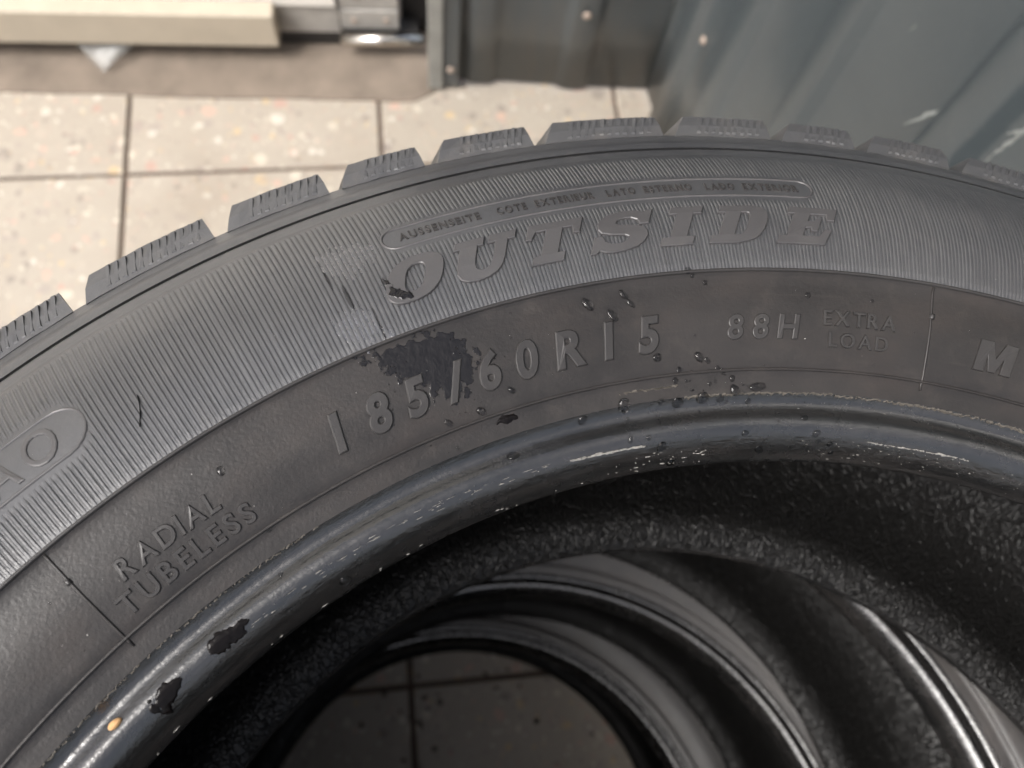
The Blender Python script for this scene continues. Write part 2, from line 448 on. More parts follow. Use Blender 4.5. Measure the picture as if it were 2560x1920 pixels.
# ================================================================== tyre
PROF = [(.2945, .0605), (.2890, .0655), (.2886, .0664), (.2843, .0691), (.2848, .0664), (.2833, .0664), (.2829, .0702), (.2776, .0742), (.2768, .0757),
        (.2690, .0815), (.262, .0860), (.252, .0905), (.244, .0926), (.236, .0932), (.2322, .0931), (.2308, .0923), (.220, .0905), (.2088, .0868), (.2080, .0861), (.2045, .0851),
        (.2032, .0847), (.2023, .0835), (.2010, .0825), (.1994, .0826), (.1974, .0837), (.1957, .0838), (.1935, .0825), (.1915, .0800), (.1900, .0775), (.1889, .0750)]
SPLIT_BEAD = 20         # the bead part starts here (r = .2032)
def refine(pts, lim=0.003):
    out = []
    for i in range(len(pts) - 1):
        p1, p2 = Vector(pts[i]), Vector(pts[i + 1])
        p0 = Vector(pts[i - 1]) if i else p1; p3 = Vector(pts[i + 2]) if i + 2 < len(pts) else p2
        L = (p2 - p1).length; n = max(1, min(6, int(L / lim) + 1)) if L > lim else (2 if L > 0.0016 else 1)
        for s in range(n):
            t = s / n
            m1 = (p2 - p0) * 0.5; m2 = (p3 - p1) * 0.5
            if (p1 - p0).length < L * 0.45: m1 = p2 - p1
            if (p3 - p2).length < L * 0.45: m2 = p2 - p1
            h = (2 * t**3 - 3 * t * t + 1) * p1 + (t**3 - 2 * t * t + t) * m1 + (-2 * t**3 + 3 * t * t) * p2 + (t**3 - t * t) * m2
            out.append((h.x, h.y))
    out.append(tuple(pts[-1]))
    return out
SIDE_P = refine(PROF[:SPLIT_BEAD + 1])
TOE = [(.1887, .0742), (.1888, .0734), (.1898, .0722), (.1920, .0708), (.1955, .0693), (.2000, .0686), (.2040, .0690)]
BEAD_P = refine(PROF[SPLIT_BEAD:]) + TOE[:3]
LINER_UP = [(.2040, .0690), (.2150, .0742), (.2300, .0795), (.2450, .0800), (.2600, .0745), (.2740, .0630), (.2825, .0460), (.2868, .0230), (.2880, 0.0)]
LINER_P = TOE[2:-1] + refine(LINER_UP, 0.005)
LINER_P = LINER_P + [(r, -z) for r, z in reversed(LINER_P[:-1])]
SPLIT_BAND = min(range(len(SIDE_P)), key=lambda i: abs(SIDE_P[i][0] - .2322))
OUT_P = sorted(p for p in SIDE_P + refine(PROF[SPLIT_BEAD:]) if not .2831 < p[0] < .2850 or p[1] > .068)
def zprof(r):
    p = OUT_P
    if r <= p[0][0]: return p[0][1]
    for a, b in zip(p, p[1:]):
        if r <= b[0]:
            if b[0] - a[0] < 1e-9: return b[1]
            return a[1] + (b[1] - a[1]) * (r - a[0]) / (b[0] - a[0])
    return p[-1][1]
def slope(r): return (zprof(r + .0006) - zprof(r - .0006)) / .0012
def on_tyre(r, th, lift=0.0):
    """point on the upper outside of a tyre at radius r and angle th (degrees), lifted along the normal"""
    s = slope(r); k = 1 / math.sqrt(1 + s * s)
    rr = r - s * k * lift
    return Vector((rr * math.cos(R(th)), rr * math.sin(R(th)), zprof(r) + k * lift))
def normal_at(r, th):
    s = slope(r); return Vector((-s * math.cos(R(th)), -s * math.sin(R(th)), 1)).normalized()

def revolve(prof, seg):
    vs = []; fs = []; uv = []
    arc = [0.0]
    for a, b in zip(prof, prof[1:]): arc.append(arc[-1] + math.dist(a, b))
    m = len(prof)
    for i in range(seg + 1):
        th = -PI / 2 + 2 * PI * i / seg
        c, s = math.cos(th), math.sin(th)
        for j, (r, z) in enumerate(prof):
            vs.append((r * c, r * s, z)); uv.append((th * 0.22, arc[j]))
    for i in range(seg):
        for j in range(m - 1):
            fs.append((i * m + j, i * m + j + 1, (i + 1) * m + j + 1, (i + 1) * m + j))
    return vs, fs, uv

def ring(name, prof, seg, mat, parent, flip=False):
    if flip: prof = [(r, -z) for r, z in prof][::-1]
    vs, fs, uv = revolve(prof, seg)
    o = mesh_obj(name, vs, fs, mat, parent, True, uv)
    me = o.data
    bm = bmesh.new(); bm.from_mesh(me); bmesh.ops.remove_doubles(bm, verts=bm.verts, dist=1e-7); bm.to_mesh(me); bm.free()
    me.set_sharp_from_angle(angle=R(42))
    return o

# tread: ring of rubber, shoulder lugs as single blocks, the rest of the pattern in one mesh
TREAD_P = [(.2945, -.0605), (.2962, -.052), (.2968, -.03), (.2970, 0), (.2968, .03), (.2962, .052), (.2945, .0605)]
GAPS = [123.05, 114.95, 108.3, 102.7, 96.25, 88.45, 81.95, 76.75, 70.9]
th_ = 123.05
while th_ < 70.9 + 360 - 9:
    th_ += random.choice((5.7, 6.3, 7.2, 8.0)); GAPS.append(th_)
GAPS = sorted(g for g in GAPS)
if 70.9 + 360 - GAPS[-1] < 4: GAPS.pop()
def lug_mesh(th_hi, th_lo, flip=False):
    """block between two gaps; th_hi is its left end seen from the camera"""
    sec = [(.2930, .0580), (.2938, .0614), (.2985, .0602), (.3036, .0574), (.3048, .0545), (.3056, .0450), (.3062, .0220), (.2950, .0210)]
    n = 9; m = len(sec); vs = []; fs = []
    for i in range(n + 1):
        for (r, z) in sec:
            k = max(0.0, min(1.0, (r - .2945) / .0095))
            a = th_hi - 0.10 - 0.92 * k; b = th_lo + 0.10 + 0.12 * k
            if z < .045: a += 0.03 * 0; 
            sk = (0.0560 - z) * 55 if z < .050 else 0.0           # blocks run obliquely across the tread
            th = R(a + (b - a) * i / n + sk)
            vs.append((r * math.cos(th), r * math.sin(th), z))
    for i in range(n):
        for j in range(m):
            a = i * m + j; b = i * m + (j + 1) % m
            fs.append((a, b, b + m, a + m))
    fs.append(tuple(range(m))); fs.append(tuple(n * m + j for j in reversed(range(m))))
    # slanted sipe ridges on the shoulder face
    span = th_hi - th_lo - 1.3; k = max(5, int(span / 0.50))
    for q in range(k):
        c0 = th_hi - 1.35 - (span - 0.75) * (q + 0.25) / k
        w = span / k * 0.52
        def P(r, th, lift): 
            z = .0614 - .0012 * (r - .2938) / .0047 if r < .2985 else .0602 - .0028 * (r - .2985) / .0051
            return ((r + 0.75 * lift) * math.cos(R(th)), (r + 0.75 * lift) * math.sin(R(th)), z + 0.66 * lift)
        o = len(vs); sl = -0.42; sh = random.uniform(-.03, .03)
        ra, rb = .2950, .3026
        for (r, off, lf) in ((ra, 0, -.0004), (rb, sl, -.0004), (rb, sl - w, -.0004), (ra, -w, -.0004),
                             (ra + .0003, -.03, .00035), (rb - .0003, sl - .03, .0007), (rb - .0003, sl - w + .03, .0007), (ra + .0003, -w + .03, .00035)):
            vs.append(P(r, c0 + off + sh, lf))
        fs += [(o + 4, o + 5, o + 6, o + 7), (o, o + 1, o + 5, o + 4), (o + 1, o + 2, o + 6, o + 5), (o + 2, o + 3, o + 7, o + 6), (o + 3, o, o + 4, o + 7)]
    vs = [(x + random.uniform(-1, 1) * 1.2e-4, y + random.uniform(-1, 1) * 1.2e-4, z + random.uniform(-1, 1) * 1.2e-4) for x, y, z in vs]
    return vs, fs
def centre_blocks():
    vs = []; fs = []
    rows = [(.017, .003), (-.001, -.016), (-.021, -.060)]
    for ri, (z1, z0) in enumerate(rows):
        for a, b in zip(GAPS, GAPS[1:] + [GAPS[0] + 360]):
            off = 2.3 * ri
            o = len(vs); n = 4
            for i in range(n + 1):
                t = i / n
                for (r, z) in ((.2955, z0), (.3040 - 0.05 * abs(z0), z0), (.3040 - 0.05 * abs(z1), z1), (.2955, z1)):
                    th = R(a + 0.8 + (b - a - 1.6) * t + off + z * 60)
                    vs.append((r * math.cos(th), r * math.sin(th), z))
            for i in range(n):
                for j in range(4):
                    p = o + i * 4 + j; q = o + i * 4 + (j + 1) % 4
                    fs.append((p, q, q + 4, p + 4))
            fs.append((o, o + 1, o + 2, o + 3)); fs.append((o + n * 4 + 3, o + n * 4 + 2, o + n * 4 + 1, o + n * 4))
    return vs, fs

def ridge(path, w, h, closed=False):
    """low rounded moulding along a path of (r, th) on the upper sidewall"""
    vs = []; fs = []; n = len(path)
    P = [on_tyre(r, t) for r, t in path]
    for i, (r, t) in enumerate(path):
        a = P[(i - 1) % n] if (closed or i) else P[i]; b = P[(i + 1) % n] if (closed or i < n - 1) else P[i]
        d = (b - a).normalized(); nn = normal_at(r, t); s = d.cross(nn).normalized()
        for (u, v) in ((-.5, -.4), (-.34, .72), (0, 1.0), (.34, .72), (.5, -.4)):
            vs.append(P[i] + s * (u * w) + nn * (v * h))
    m = 5
    for i in range(n if closed else n - 1):
        j = (i + 1) % n
        for k in range(m - 1):
            fs.append((i * m + k, i * m + k + 1, j * m + k + 1, j * m + k))
    if not closed:
        fs.append((4, 3, 2, 1, 0)); o = (n - 1) * m; fs.append((o, o + 1, o + 2, o + 3, o + 4))
    return vs, fs
def pill(r0, r1, t0, t1):
    """rounded outline between radii r0<r1 and angles t0<t1"""
    h = (r1 - r0) / 2; rm = (r0 + r1) / 2; path = []
    da = math.degrees(h / rm); n = 10
    L = max(8, int((t1 - t0) / 0.5))
    for i in range(L + 1): path.append((r1, t1 - da - (t1 - t0 - 2 * da) * i / L))
    for i in range(1, n): a = PI / 2 - PI * i / n; path.append((rm + h * math.sin(a), t0 + da - da * math.cos(a)))
    for i in range(L + 1): path.append((r0, t0 + da + (t1 - t0 - 2 * da) * i / L))
    for i in range(1, n): a = -PI / 2 + PI * i / n; path.append((rm + h * math.sin(a), t1 - da + da * math.cos(a)))
    return path
PILL_A = (.2560, .2632, 82.45, 107.8)
PILL_B = (.2462, .2592, 125.35, 146.0)
def in_pill(r, t, p):
    r0, r1, t0, t1 = p; h = (r1 - r0) / 2; rm = (r0 + r1) / 2; da = math.degrees(h / rm)
    if t < t0 or t > t1 or r < r0 or r > r1: return False
    e = (t0 + da - t) / da if t < t0 + da else ((t - t1 + da) / da if t > t1 - da else 0)
    return e * e + ((r - rm) / h) ** 2 < 1

def ribs():
    """fine radial ribs on the outer sidewall, one joined mesh"""
    vs = []; fs = []
    t = -90.0
    while t < 269.8:
        pitch = 0.225 if t < 99 else min(0.30, 0.225 + (t - 99) * 0.006)
        t += pitch
        jit = random.uniform(-.025, .025); ht = .00030 * random.uniform(.85, 1.12)
        rr = [.2326 + (.2764 - .2326) * k / 22 for k in range(23)]
        run = []
        runs = []
        for r in rr:
            if in_pill(r, t, PILL_A) or in_pill(r, t, PILL_B):
                if len(run) > 1: runs.append(run)
                run = []
            else: run.append(r)
        if len(run) > 1: runs.append(run)
        w = pitch * 0.5
        for run in runs:
            o = len(vs); m = 4
            for k, r in enumerate(run):
                z = zprof(r); tap = 0.15 if k in (0, len(run) - 1) else 1.0
                hh = ht * tap * (0.72 + 0.28 * min(1, (.2764 - r) / .02))
                for (u, v) in ((-1, -.0001), (-.42, hh), (.30, hh), (1, -.0001)):
                    a = R(t + jit + u * w)
                    vs.append((r * math.cos(a), r * math.sin(a), z + v))
            for k in range(len(run) - 1):
                for j in range(3):
                    p = o + k * m + j
                    fs.append((p, p + 1, p + m + 1, p + m))
    return vs, fs

# ---------------------------------------------------------------- lettering
def raw_font(ch):
    cu = bpy.data.curves.new('glyph', 'FONT'); cu.body = ch; cu.size = 1.0; cu.resolution_u = 4
    return cu
def eval_curve(cu):
    o = bpy.data.objects.new('glyph_tmp', cu); COL.objects.link(o)
    dg = bpy.context.evaluated_depsgraph_get(); dg.update()
    me = bpy.data.meshes.new_from_object(o.evaluated_get(dg))
    vs = [tuple(v.co) for v in me.vertices]; fs = [tuple(p.vertices) for p in me.polygons]
    bpy.data.objects.remove(o); bpy.data.meshes.remove(me)
    return vs, fs
CAPH = None
GLY = {}
def font_glyph(ch, bold):
    """vertices in cap-height units, relief in [-1, 1]"""
    global CAPH
    if (ch, bold) in GLY: return GLY[ch, bold]
    if CAPH is None:
        v, _ = eval_curve(raw_font('H')); CAPH = max(p[1] for p in v)
    cu = raw_font(ch); cu.extrude = 0.004; cu.bevel_depth = 0.030; cu.bevel_resolution = 1; cu.offset = bold - 0.004
    v, f = eval_curve(cu); bpy.data.curves.remove(cu)
    x0 = min(p[0] for p in v); x1 = max(p[0] for p in v); zm = max(p[2] for p in v)
    v = [((p[0] - x0) / CAPH, p[1] / CAPH, p[2] / zm) for p in v]
    GLY[ch, bold] = (v, f, (x1 - x0) / CAPH)
    return GLY[ch, bold]
def poly_glyph(loops):
    cu = bpy.data.curves.new('slab', 'CURVE'); cu.dimensions = '2D'; cu.fill_mode = 'BOTH'
    for lp in loops:
        sp = cu.splines.new('POLY'); sp.points.add(len(lp) - 1); sp.use_cyclic_u = True
        for p, q in zip(sp.points, lp): p.co = (q[0], q[1], 0, 1)
    cu.extrude = 0.004; cu.bevel_depth = 0.022; cu.bevel_resolution = 1; cu.offset = -0.012
    v, f = eval_curve(cu); bpy.data.curves.remove(cu)
    zm = max(p[2] for p in v)
    return [(p[0], p[1], p[2] / zm) for p in v], f
def lay(glyph, t_start, r_base, h, relief, shear=0.0, xs=1.0):
    v, f = glyph[:2]
    out = []
    for x, y, z in v:
        r = r_base + y * h
        th = t_start - math.degrees((x * xs + shear * y) * h / r_base)
        out.append(on_tyre(r, th, z * relief))
    return out, f
def word(name, text, t0, t1, r_base, h, relief, parent, mat, shear=0.0, bold=0.0, gap=0.22, xs=None, join=False):
    gl = [font_glyph('I' if c == '1' else c, bold) if c != ' ' else None for c in text]
    tot = sum((g[2] if g else 0.35) for g in gl) + gap * (len(text) - 1)
    arc = R(t0 - t1) * r_base / h
    xs = 1.0; fit = gap + (arc - tot) / max(1, len(text) - 1)
    if fit < 0.16:                           # crowded word: condense the letters
        xs = (arc - 0.16 * (len(text) - 1)) / (tot - gap * (len(text) - 1)); fit = 0.16
    gap = fit
    x = 0.0; V = []; F = []
    for c, g in zip(text, gl):
        if g:
            v, f = lay(g, t0 - math.degrees(x * h / r_base), r_base, h, relief, shear, xs)
            if join:
                o = len(V); V += v; F += [tuple(i + o for i in q) for q in f]
            else:
                mesh_obj(name, v, f, mat, parent)
        x += (g[2] if g else 0.35) * xs + gap
    if join: mesh_obj(name, V, F, mat, parent)

def ell(cx, cy, a, b, p=2.4, n=40):
    o = []
    for i in range(n):
        t = 2 * PI * i / n; c, s = math.cos(t), math.sin(t)
        o.append((cx + a * math.copysign(abs(c) ** (2 / p), c), cy + b * math.copysign(abs(s) ** (2 / p), s)))
    return o
def soft(pts, idx):
    """round the corners listed in idx"""
    out = []
    n = len(pts)
    for i, p in enumerate(pts):
        if i in idx:
            a = Vector(pts[i - 1]); b = Vector(p); c = Vector(pts[(i + 1) % n])
            for t in (0.0, 0.25, 0.5, 0.75, 1.0):
                s = b + (a - b) * 0.5; e = b + (c - b) * 0.5
                q = s * (1 - t) ** 2 + b * 2 * t * (1 - t) + e * t * t
                out.append((q.x, q.y))
        else: out.append(p)
    return out
SLAB = {
 'O': [ell(.60, .5, .60, .52, 2.5), ell(.60, .5, .20, .30, 2.8)[::-1]],
 'U': [soft([(0, 1), (0, .80), (.12, .80), (.12, -.02), (1.14, -.02), (1.14, .80), (1.29, .80), (1.29, 1), (.72, 1), (.72, .80), (.88, .80), (.88, .20), (.50, .20), (.50, .80), (.62, .80), (.62, 1)], {3, 4, 11, 12})],
 'T': [[(0, 1), (0, .62), (.13, .62), (.19, .80), (.40, .80), (.40, .20), (.24, .20), (.24, 0), (.92, 0), (.92, .20), (.76, .20), (.76, .80), (.96, .80), (1.02, .62), (1.15, .62), (1.15, 1)]],
 'S': [[(1.14, .62), (1.14, 1.0), (1.01, 1.0), (.96, .94), (.80, 1.0), (.62, 1.02), (.45, 1.01), (.2, .95), (.07, .85), (.03, .72), (.06, .58), (.16, .48), (.35, .425), (.68, .375), (.77, .33), (.76, .25), (.65, .19), (.45, .19), (.29, .26), (.2, .40),
        (.02, .40), (.02, 0), (.14, 0), (.2, .06), (.36, 0), (.56, -.02), (.78, 0), (1.02, .07), (1.15, .18), (1.19, .31), (1.15, .44), (1.05, .54), (.85, .605), (.52, .645), (.42, .69), (.44, .77), (.56, .82), (.72, .81), (.87, .74), (.95, .62)]],
 'I': [[(0, 0), (.70, 0), (.70, .20), (.53, .20), (.53, .80), (.70, .80), (.70, 1), (0, 1), (0, .80), (.17, .80), (.17, .20), (0, .20)]],
 'D': [soft([(0, 0), (.66, 0), (1.12, .12), (1.12, .88), (.66, 1), (0, 1), (0, .80), (.15, .80), (.15, .20), (0, .20)], {2, 3}), soft([(.50, .20), (.50, .80), (.72, .80), (.72, .20)], {2, 3})],
 'E': [[(0, 0), (1.05, 0), (1.08, .38), (.92, .38), (.85, .20), (.50, .20), (.50, .41), (.62, .41), (.66, .33), (.78, .33), (.78, .68), (.66, .68), (.62, .59), (.50, .59), (.50, .80), (.83, .80), (.90, .64), (1.05, .64), (1.03, 1), (0, 1), (0, .80), (.15, .80), (.15, .20), (0, .20)]],
 'M': [[(0, 0), (.34, 0), (.34, .52), (.50, .02), (.72, .02), (.90, .52), (.90, 0), (1.24, 0), (1.24, 1), (.84, 1), (.63, .46), (.42, 1), (0, 1)]],
}

SEG1, SEG2 = 720, 256
def make_tyre(loc, top):
    root = empty('tyre', loc)
    seg = SEG1 if top else SEG2
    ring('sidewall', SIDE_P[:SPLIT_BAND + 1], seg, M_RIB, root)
    ring('lettering_band', SIDE_P[SPLIT_BAND:], seg, M_SIDE, root)
    ring('sidewall', SIDE_P, SEG2, M_SIDE, root, True)
    ring('bead', BEAD_P, seg, M_BEAD, root)
    ring('bead', BEAD_P, seg, M_BEAD, root, True)
    ring('inner_liner', LINER_P, seg, M_LINER, root)
    ring('tread', TREAD_P, SEG2, M_TREAD, root)
    return root
top = make_tyre((0, 0, ZC), True)
tag(top, 'topmost tyre of the stack, dusty black, with OUTSIDE moulded on its sidewall', 'tyre', 'stack of four tyres')
for a, b in zip(GAPS, GAPS[1:] + [GAPS[0] + 360]):
    mesh_obj('tread_lug', *lug_mesh(b - 0.22, a + 0.30), M_TREAD, top)
tb = mesh_obj('tread_blocks', *centre_blocks(), M_TREAD, top); tb['kind'] = 'stuff'
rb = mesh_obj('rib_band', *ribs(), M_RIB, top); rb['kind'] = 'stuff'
full = [360.0 * i / 540 for i in range(540)]
mesh_obj('ridge_ring', *ridge([(.2324, t) for t in full], .0010, .00042, True), M_MARK, top, True)
mesh_obj('ridge_ring', *ridge([(.2086, t) for t in full], .0009, .00045, True), M_SIDE, top, True)
mesh_obj('label_frame', *ridge(pill(*PILL_A), .0008, .00036, True), M_LETTER, top, True)
mesh_obj('label_frame', *ridge(pill(*PILL_B), .0009, .00036, True), M_LETTER, top, True)
for t in (130.7, 75.9, 58.0, 160.0):
    mesh_obj('divider_ridge', *ridge([(.2318 - (.2318 - .2065) * k / 16, t) for k in range(17)], .0007, .00040), M_SIDE, top, True)
for r_, t_ in ((.2243, 130.75), (.2243, 75.85)):
    v, f = ridge([(r_ + .0006, t_), (r_ + .0002, t_), (r_ - .0002, t_), (r_ - .0006, t_)], .0015, .0008)
    mesh_obj('mould_nub', v, f, M_MARK, top, True)
# the word on the shoulder
HB = .0117
for ch, t0 in zip('OUTSIDE', (109.30, 105.45, 101.15, 97.00, 92.72, 89.75, 85.60)):
    v, f = lay(poly_glyph(SLAB[ch]), t0, .2396, HB, .00080, 0.45)
    mesh_obj('letter', v, f, M_LETTER, top)
# tyre size, load index and the rest
size = [('1', 115.2), ('8', 112.95), ('5', 110.45), ('/', 107.85), ('6', 105.75), ('0', 103.35), ('R', 100.70), ('1', 97.55), ('5', 95.30)]
for ch, t0 in size:
    g = font_glyph('I' if ch == '1' else ch, 0.030)
    v, f = lay(g, t0, .2145, .0077, .00066, 0.18, 0.92 if ch in '8560' else 1.0)
    mesh_obj('letter', v, f, M_MARK, top)
word('letter', '88H', 89.35, 84.6, .2158, .0054, .00044, top, M_MARK, 0.15, 0.018)
word('letter', 'EXTRA', 82.95, 78.15, .2192, .0035, .00052, top, M_MARK, 0.05, 0.004)
word('letter', 'LOAD', 82.55, 78.55, .2142, .0032, .00052, top, M_MARK, 0.0, 0.004)
v, f = lay(poly_glyph(SLAB['M']), 72.75, .2138, .0075, .00050, 0.12)
mesh_obj('letter', v, f, M_MARK, top)
word('letter', '+', 69.2, 67.9, .2150, .0052, .0004, top, M_MARK, 0.0, 0.03)
word('letter', 'S', 67.2, 65.3, .2138, .0075, .0004, top, M_MARK, 0.1, 0.04)
word('letter', 'RADIAL', 128.75, 122.35, .2172, .0042, .00044, top, M_MARK, 0.08, 0.012)
word('letter', 'TUBELESS', 129.85, 121.05, .2113, .0041, .00044, top, M_MARK, 0.0, 0.012)
word('letter', 'AO', 130.9, 126.95, .2480, .0092, .00036, top, M_LETTER, 0.05, -0.008)
for wd, t0, t1 in (('AUSSENSEITE', 106.85, 102.1), ('COTE', 101.15, 99.4), ('EXTERIEUR', 98.9, 95.45), ('LATO', 94.7, 93.0), ('ESTERNO', 92.5, 89.65), ('LADO', 88.85, 87.1), ('EXTERIOR', 86.6, 83.3)):
    word('raised_word', wd, t0, t1, .2583, .0025, .00030, top, M_MARK, 0.0, 0.01, join=True)

# pale scuffed edge and flakes on the top tyre's bead: residue and painted highlight streaks
def scuff_edge():
    rnd = random.Random(3); vs = []; fs = []
    segs = [(40, 82, .2029), (82, 92.6, .2031), (92.9, 97.0, .2060), (118, 150, .2030)]
    for t0, t1, r0 in segs:
        t = t0; prev = None
        while t < t1:
            w = .00010 + .00022 * rnd.random() * (1 if t0 < 100 else .35); r = r0 + rnd.uniform(-.00022, .00022)
            o = len(vs)
            vs += [on_tyre(r - w, t, .00004), on_tyre(r, t, .00030 * rnd.random() + .00006), on_tyre(r + w, t, .00004)]
            if prev is not None and rnd.random() > (.05 if t0 < 100 else .4): fs += [(prev, prev + 1, o + 1, o), (prev + 1, prev + 2, o + 2, o + 1)]
            prev = o; t += rnd.uniform(.06, .22)
    return vs, fs
o = mesh_obj('scuffed_edge', *scuff_edge(), M_SCUFF, top); o['kind'] = 'stuff'
def flakes():
    rnd = random.Random(11); vs = []; fs = []
    def fl(r, t, a, b):
        a *= rnd.choice((.8, 1.3, 2.2)); b *= rnd.choice((.4, .6, .9))
        n = rnd.randint(5, 7); o = len(vs)
        for i in range(n):
            q = 2 * PI * i / n; k = rnd.uniform(.5, 1.1)
            vs.append(on_tyre(r + b * k * math.sin(q), t + math.degrees(a * k * math.cos(q) / r), .00012))
        vs.append(on_tyre(r, t, .00026)); c = o + n
        for i in range(n): fs.append((o + i, o + (i + 1) % n, c))
    for _ in range(150): t = rnd.uniform(95.9, 101.2); fl(.1934 + (t - 98.4) * .00006 + rnd.gauss(0, .00010), t, rnd.uniform(.0002, .0006), rnd.uniform(.00010, .00022))  # residue streak, thickened to imitate a broken highlight on the heel
    for _ in range(34): fl(rnd.uniform(.1892, .1918), rnd.uniform(91, 99), rnd.uniform(.0001, .0005), rnd.uniform(.00006, .0002))
    for _ in range(60): t = rnd.uniform(71.5, 79); fl(.1926 + rnd.gauss(0, .00008), t, rnd.uniform(.0002, .0008), rnd.uniform(.00010, .00025))
    for _ in range(60): fl(rnd.uniform(.1892, .1925), rnd.uniform(66, 84), rnd.uniform(.0001, .0003), rnd.uniform(.00004, .00012))
    for _ in range(60): t = rnd.uniform(103, 125); fl(rnd.gauss(.1946 - abs(t - 113) * .00006, .00045), t, rnd.uniform(.0002, .0011), rnd.uniform(.00005, .00013))  # pale flakes painting the fine-grained highlight streak along the bead
    for _ in range(40): fl(rnd.uniform(.1996, .2022), rnd.uniform(60, 86), rnd.uniform(.00006, .0002), rnd.uniform(.00005, .00012))
    for _ in range(24): fl(rnd.uniform(.1889, .1895), rnd.uniform(90, 140), rnd.uniform(.0001, .0006), rnd.uniform(.00006, .00016))
    return vs, fs
o = mesh_obj('residue_glint_flakes', *flakes(), M_RESIDUE_GLINT, top); o['kind'] = 'stuff'

# the three tyres below share the same moulding
labels = ['second tyre of the stack, just below the top one, its shiny bead inside the hole',
          'third tyre of the stack, its pale bead ring curving through the middle of the hole',
          'bottom tyre of the stack standing on the tiles, its small bead ring around the floor']
lower = None
lug_all = None
for (x, y, z), lb in zip(((-0.0335, 0.0372, ZC - .187), (-0.0310, 0.0070, ZC - .374), (-0.0632, -0.0100, ZC - .561)), labels):
    if lower is None:
        root = make_tyre((x, y, z), False); lower = root
        vs = []; fs = []
        for a, b in zip(GAPS, GAPS[1:] + [GAPS[0] + 360]):
            v, f = lug_mesh(b - 0.22, a + 0.30); o_ = len(vs); vs += v; fs += [tuple(i + o_ for i in q) for q in f]
        q = mesh_obj('tread_lugs', vs, fs, M_TREAD, root); q['kind'] = 'stuff'
        q = link('tread_blocks', tb.data, None, root); q['kind'] = 'stuff'
        q = link('rib_band', rb.data, None, root); q['kind'] = 'stuff'
        for rr in (.2324, .2086):
            mesh_obj('ridge_ring', *ridge([(rr, t) for t in full[::2]], .0009, .00045, True), M_SIDE, root, True)
    else:
        root = lower.copy(); COL.objects.link(root); root.location = (x, y, z)
        for ch in list(lower.children):
            c = ch.copy(); COL.objects.link(c); c.parent = root
    root.rotation_euler = (0, 0, random.uniform(0, 6))
    tag(root, lb, 'tyre', 'stack of four tyres')

# ================================================================== water
def drop_mesh(seed, flat=0.62):
    rnd = random.Random(seed); bm = bmesh.new()
    ph = [rnd.uniform(0, 6.28) for _ in range(3)]; am = [rnd.uniform(.03, .12), rnd.uniform(.02, .08), rnd.uniform(.01, .05)]
    nr, na = 8, 20; rings = []
    for i in range(nr):
        u = i / nr; ang = u * PI / 2 * 1.18 - 0.20
        rr = math.cos(ang); zz = math.sin(ang) * flat
        row = []
        for j in range(na):
            a = 2 * PI * j / na
            k = 1 + am[0] * math.cos(a + ph[0]) + am[1] * math.cos(2 * a + ph[1]) + am[2] * math.cos(3 * a + ph[2])
            row.append(bm.verts.new((rr * k * math.cos(a), rr * k * math.sin(a), zz)))
        rings.append(row)
    tip = bm.verts.new((0, 0, flat * 1.0)); bot = bm.verts.new((0, 0, -0.14))
    for i in range(nr - 1):
        for j in range(na): bm.faces.new((rings[i][j], rings[i][(j + 1) % na], rings[i + 1][(j + 1) % na], rings[i + 1][j]))
    for j in range(na):
        bm.faces.new((rings[-1][j], rings[-1][(j + 1) % na], tip)); bm.faces.new((rings[0][(j + 1) % na], rings[0][j], bot))
    for f in bm.faces: f.smooth = True
    me = bpy.data.meshes.new('drop'); bm.to_mesh(me); bm.free(); me.materials.append(M_WATER); return me
DM = [drop_mesh(i, f) for i, f in enumerate((.46, .52, .40, .48, .34))]
def drop(r, t, a, b, label, group, rot=0.0, i=0):
    o = link('water_drop', DM[i % len(DM)])
    n = normal_at(r, t); e1 = Vector((-math.sin(R(t)), math.cos(R(t)), 0)); e2 = n.cross(e1)
    c, s = math.cos(rot), math.sin(rot)
    X = e1 * c + e2 * s; Y = n.cross(X)
    p = on_tyre(r, t, 0.0) + Vector((0, 0, ZC))
    h = (a * b) ** 0.5
    m = Matrix(((X.x * a, Y.x * b, n.x * h, p.x), (X.y * a, Y.y * b, n.y * h, p.y), (X.z * a, Y.z * b, n.z * h, p.z), (0, 0, 0, 1)))
    o.matrix_world = m
    tag(o, label, 'water drop', group)
    return o
BAND = [(0.2297, 90.34, 0.48, 0.48), (0.2288, 95.54, 1.07, 0.64), (0.2264, 95.21, 0.96, 0.53), (0.2278, 97.82, 1.5, 0.8), (0.2241, 96.46, 1.34, 0.8), (0.2212, 94.19, 0.53, 0.53), (0.2182, 94.27, 0.69, 0.69), (0.2129, 94.05, 0.8, 0.8),
        (0.212, 91.22, 1.18, 0.75), (0.2111, 90.71, 0.69, 0.48), (0.2264, 83.85, 0.59, 0.59), (0.2262, 79.72, 0.37, 0.37), (0.2171, 91.4, 0.27, 0.27), (0.2237, 121.33, 0.7, 0.8), (0.2104, 108.34, 0.9, 0.56), (0.2103, 106.14, 1.0, 0.7), (0.2127, 103.88, 0.8, 0.5)]
for i, (r, t, a, b) in enumerate(BAND):
    drop(r, t, a * .00135, b * .00135, 'small dark water drop on the smooth band around the tyre size lettering', 'drops on the lettering band', R(125) if a > b * 1.2 else 0, i)
for i, (r, t, a, b) in enumerate([(0.2328, 91.34, 0.69, 0.69), (0.2315, 91.08, 0.43, 0.43)]):
    drop(r, t, a * .00135, b * .00135, 'water drop caught on the raised ring just below the word OUTSIDE', 'drops on the ring below OUTSIDE', 0, i)
drop(0.2415, 106.29, .0004, .0004, 'tiny bright water drop on the letter O of OUTSIDE', 'drop on the letter O')
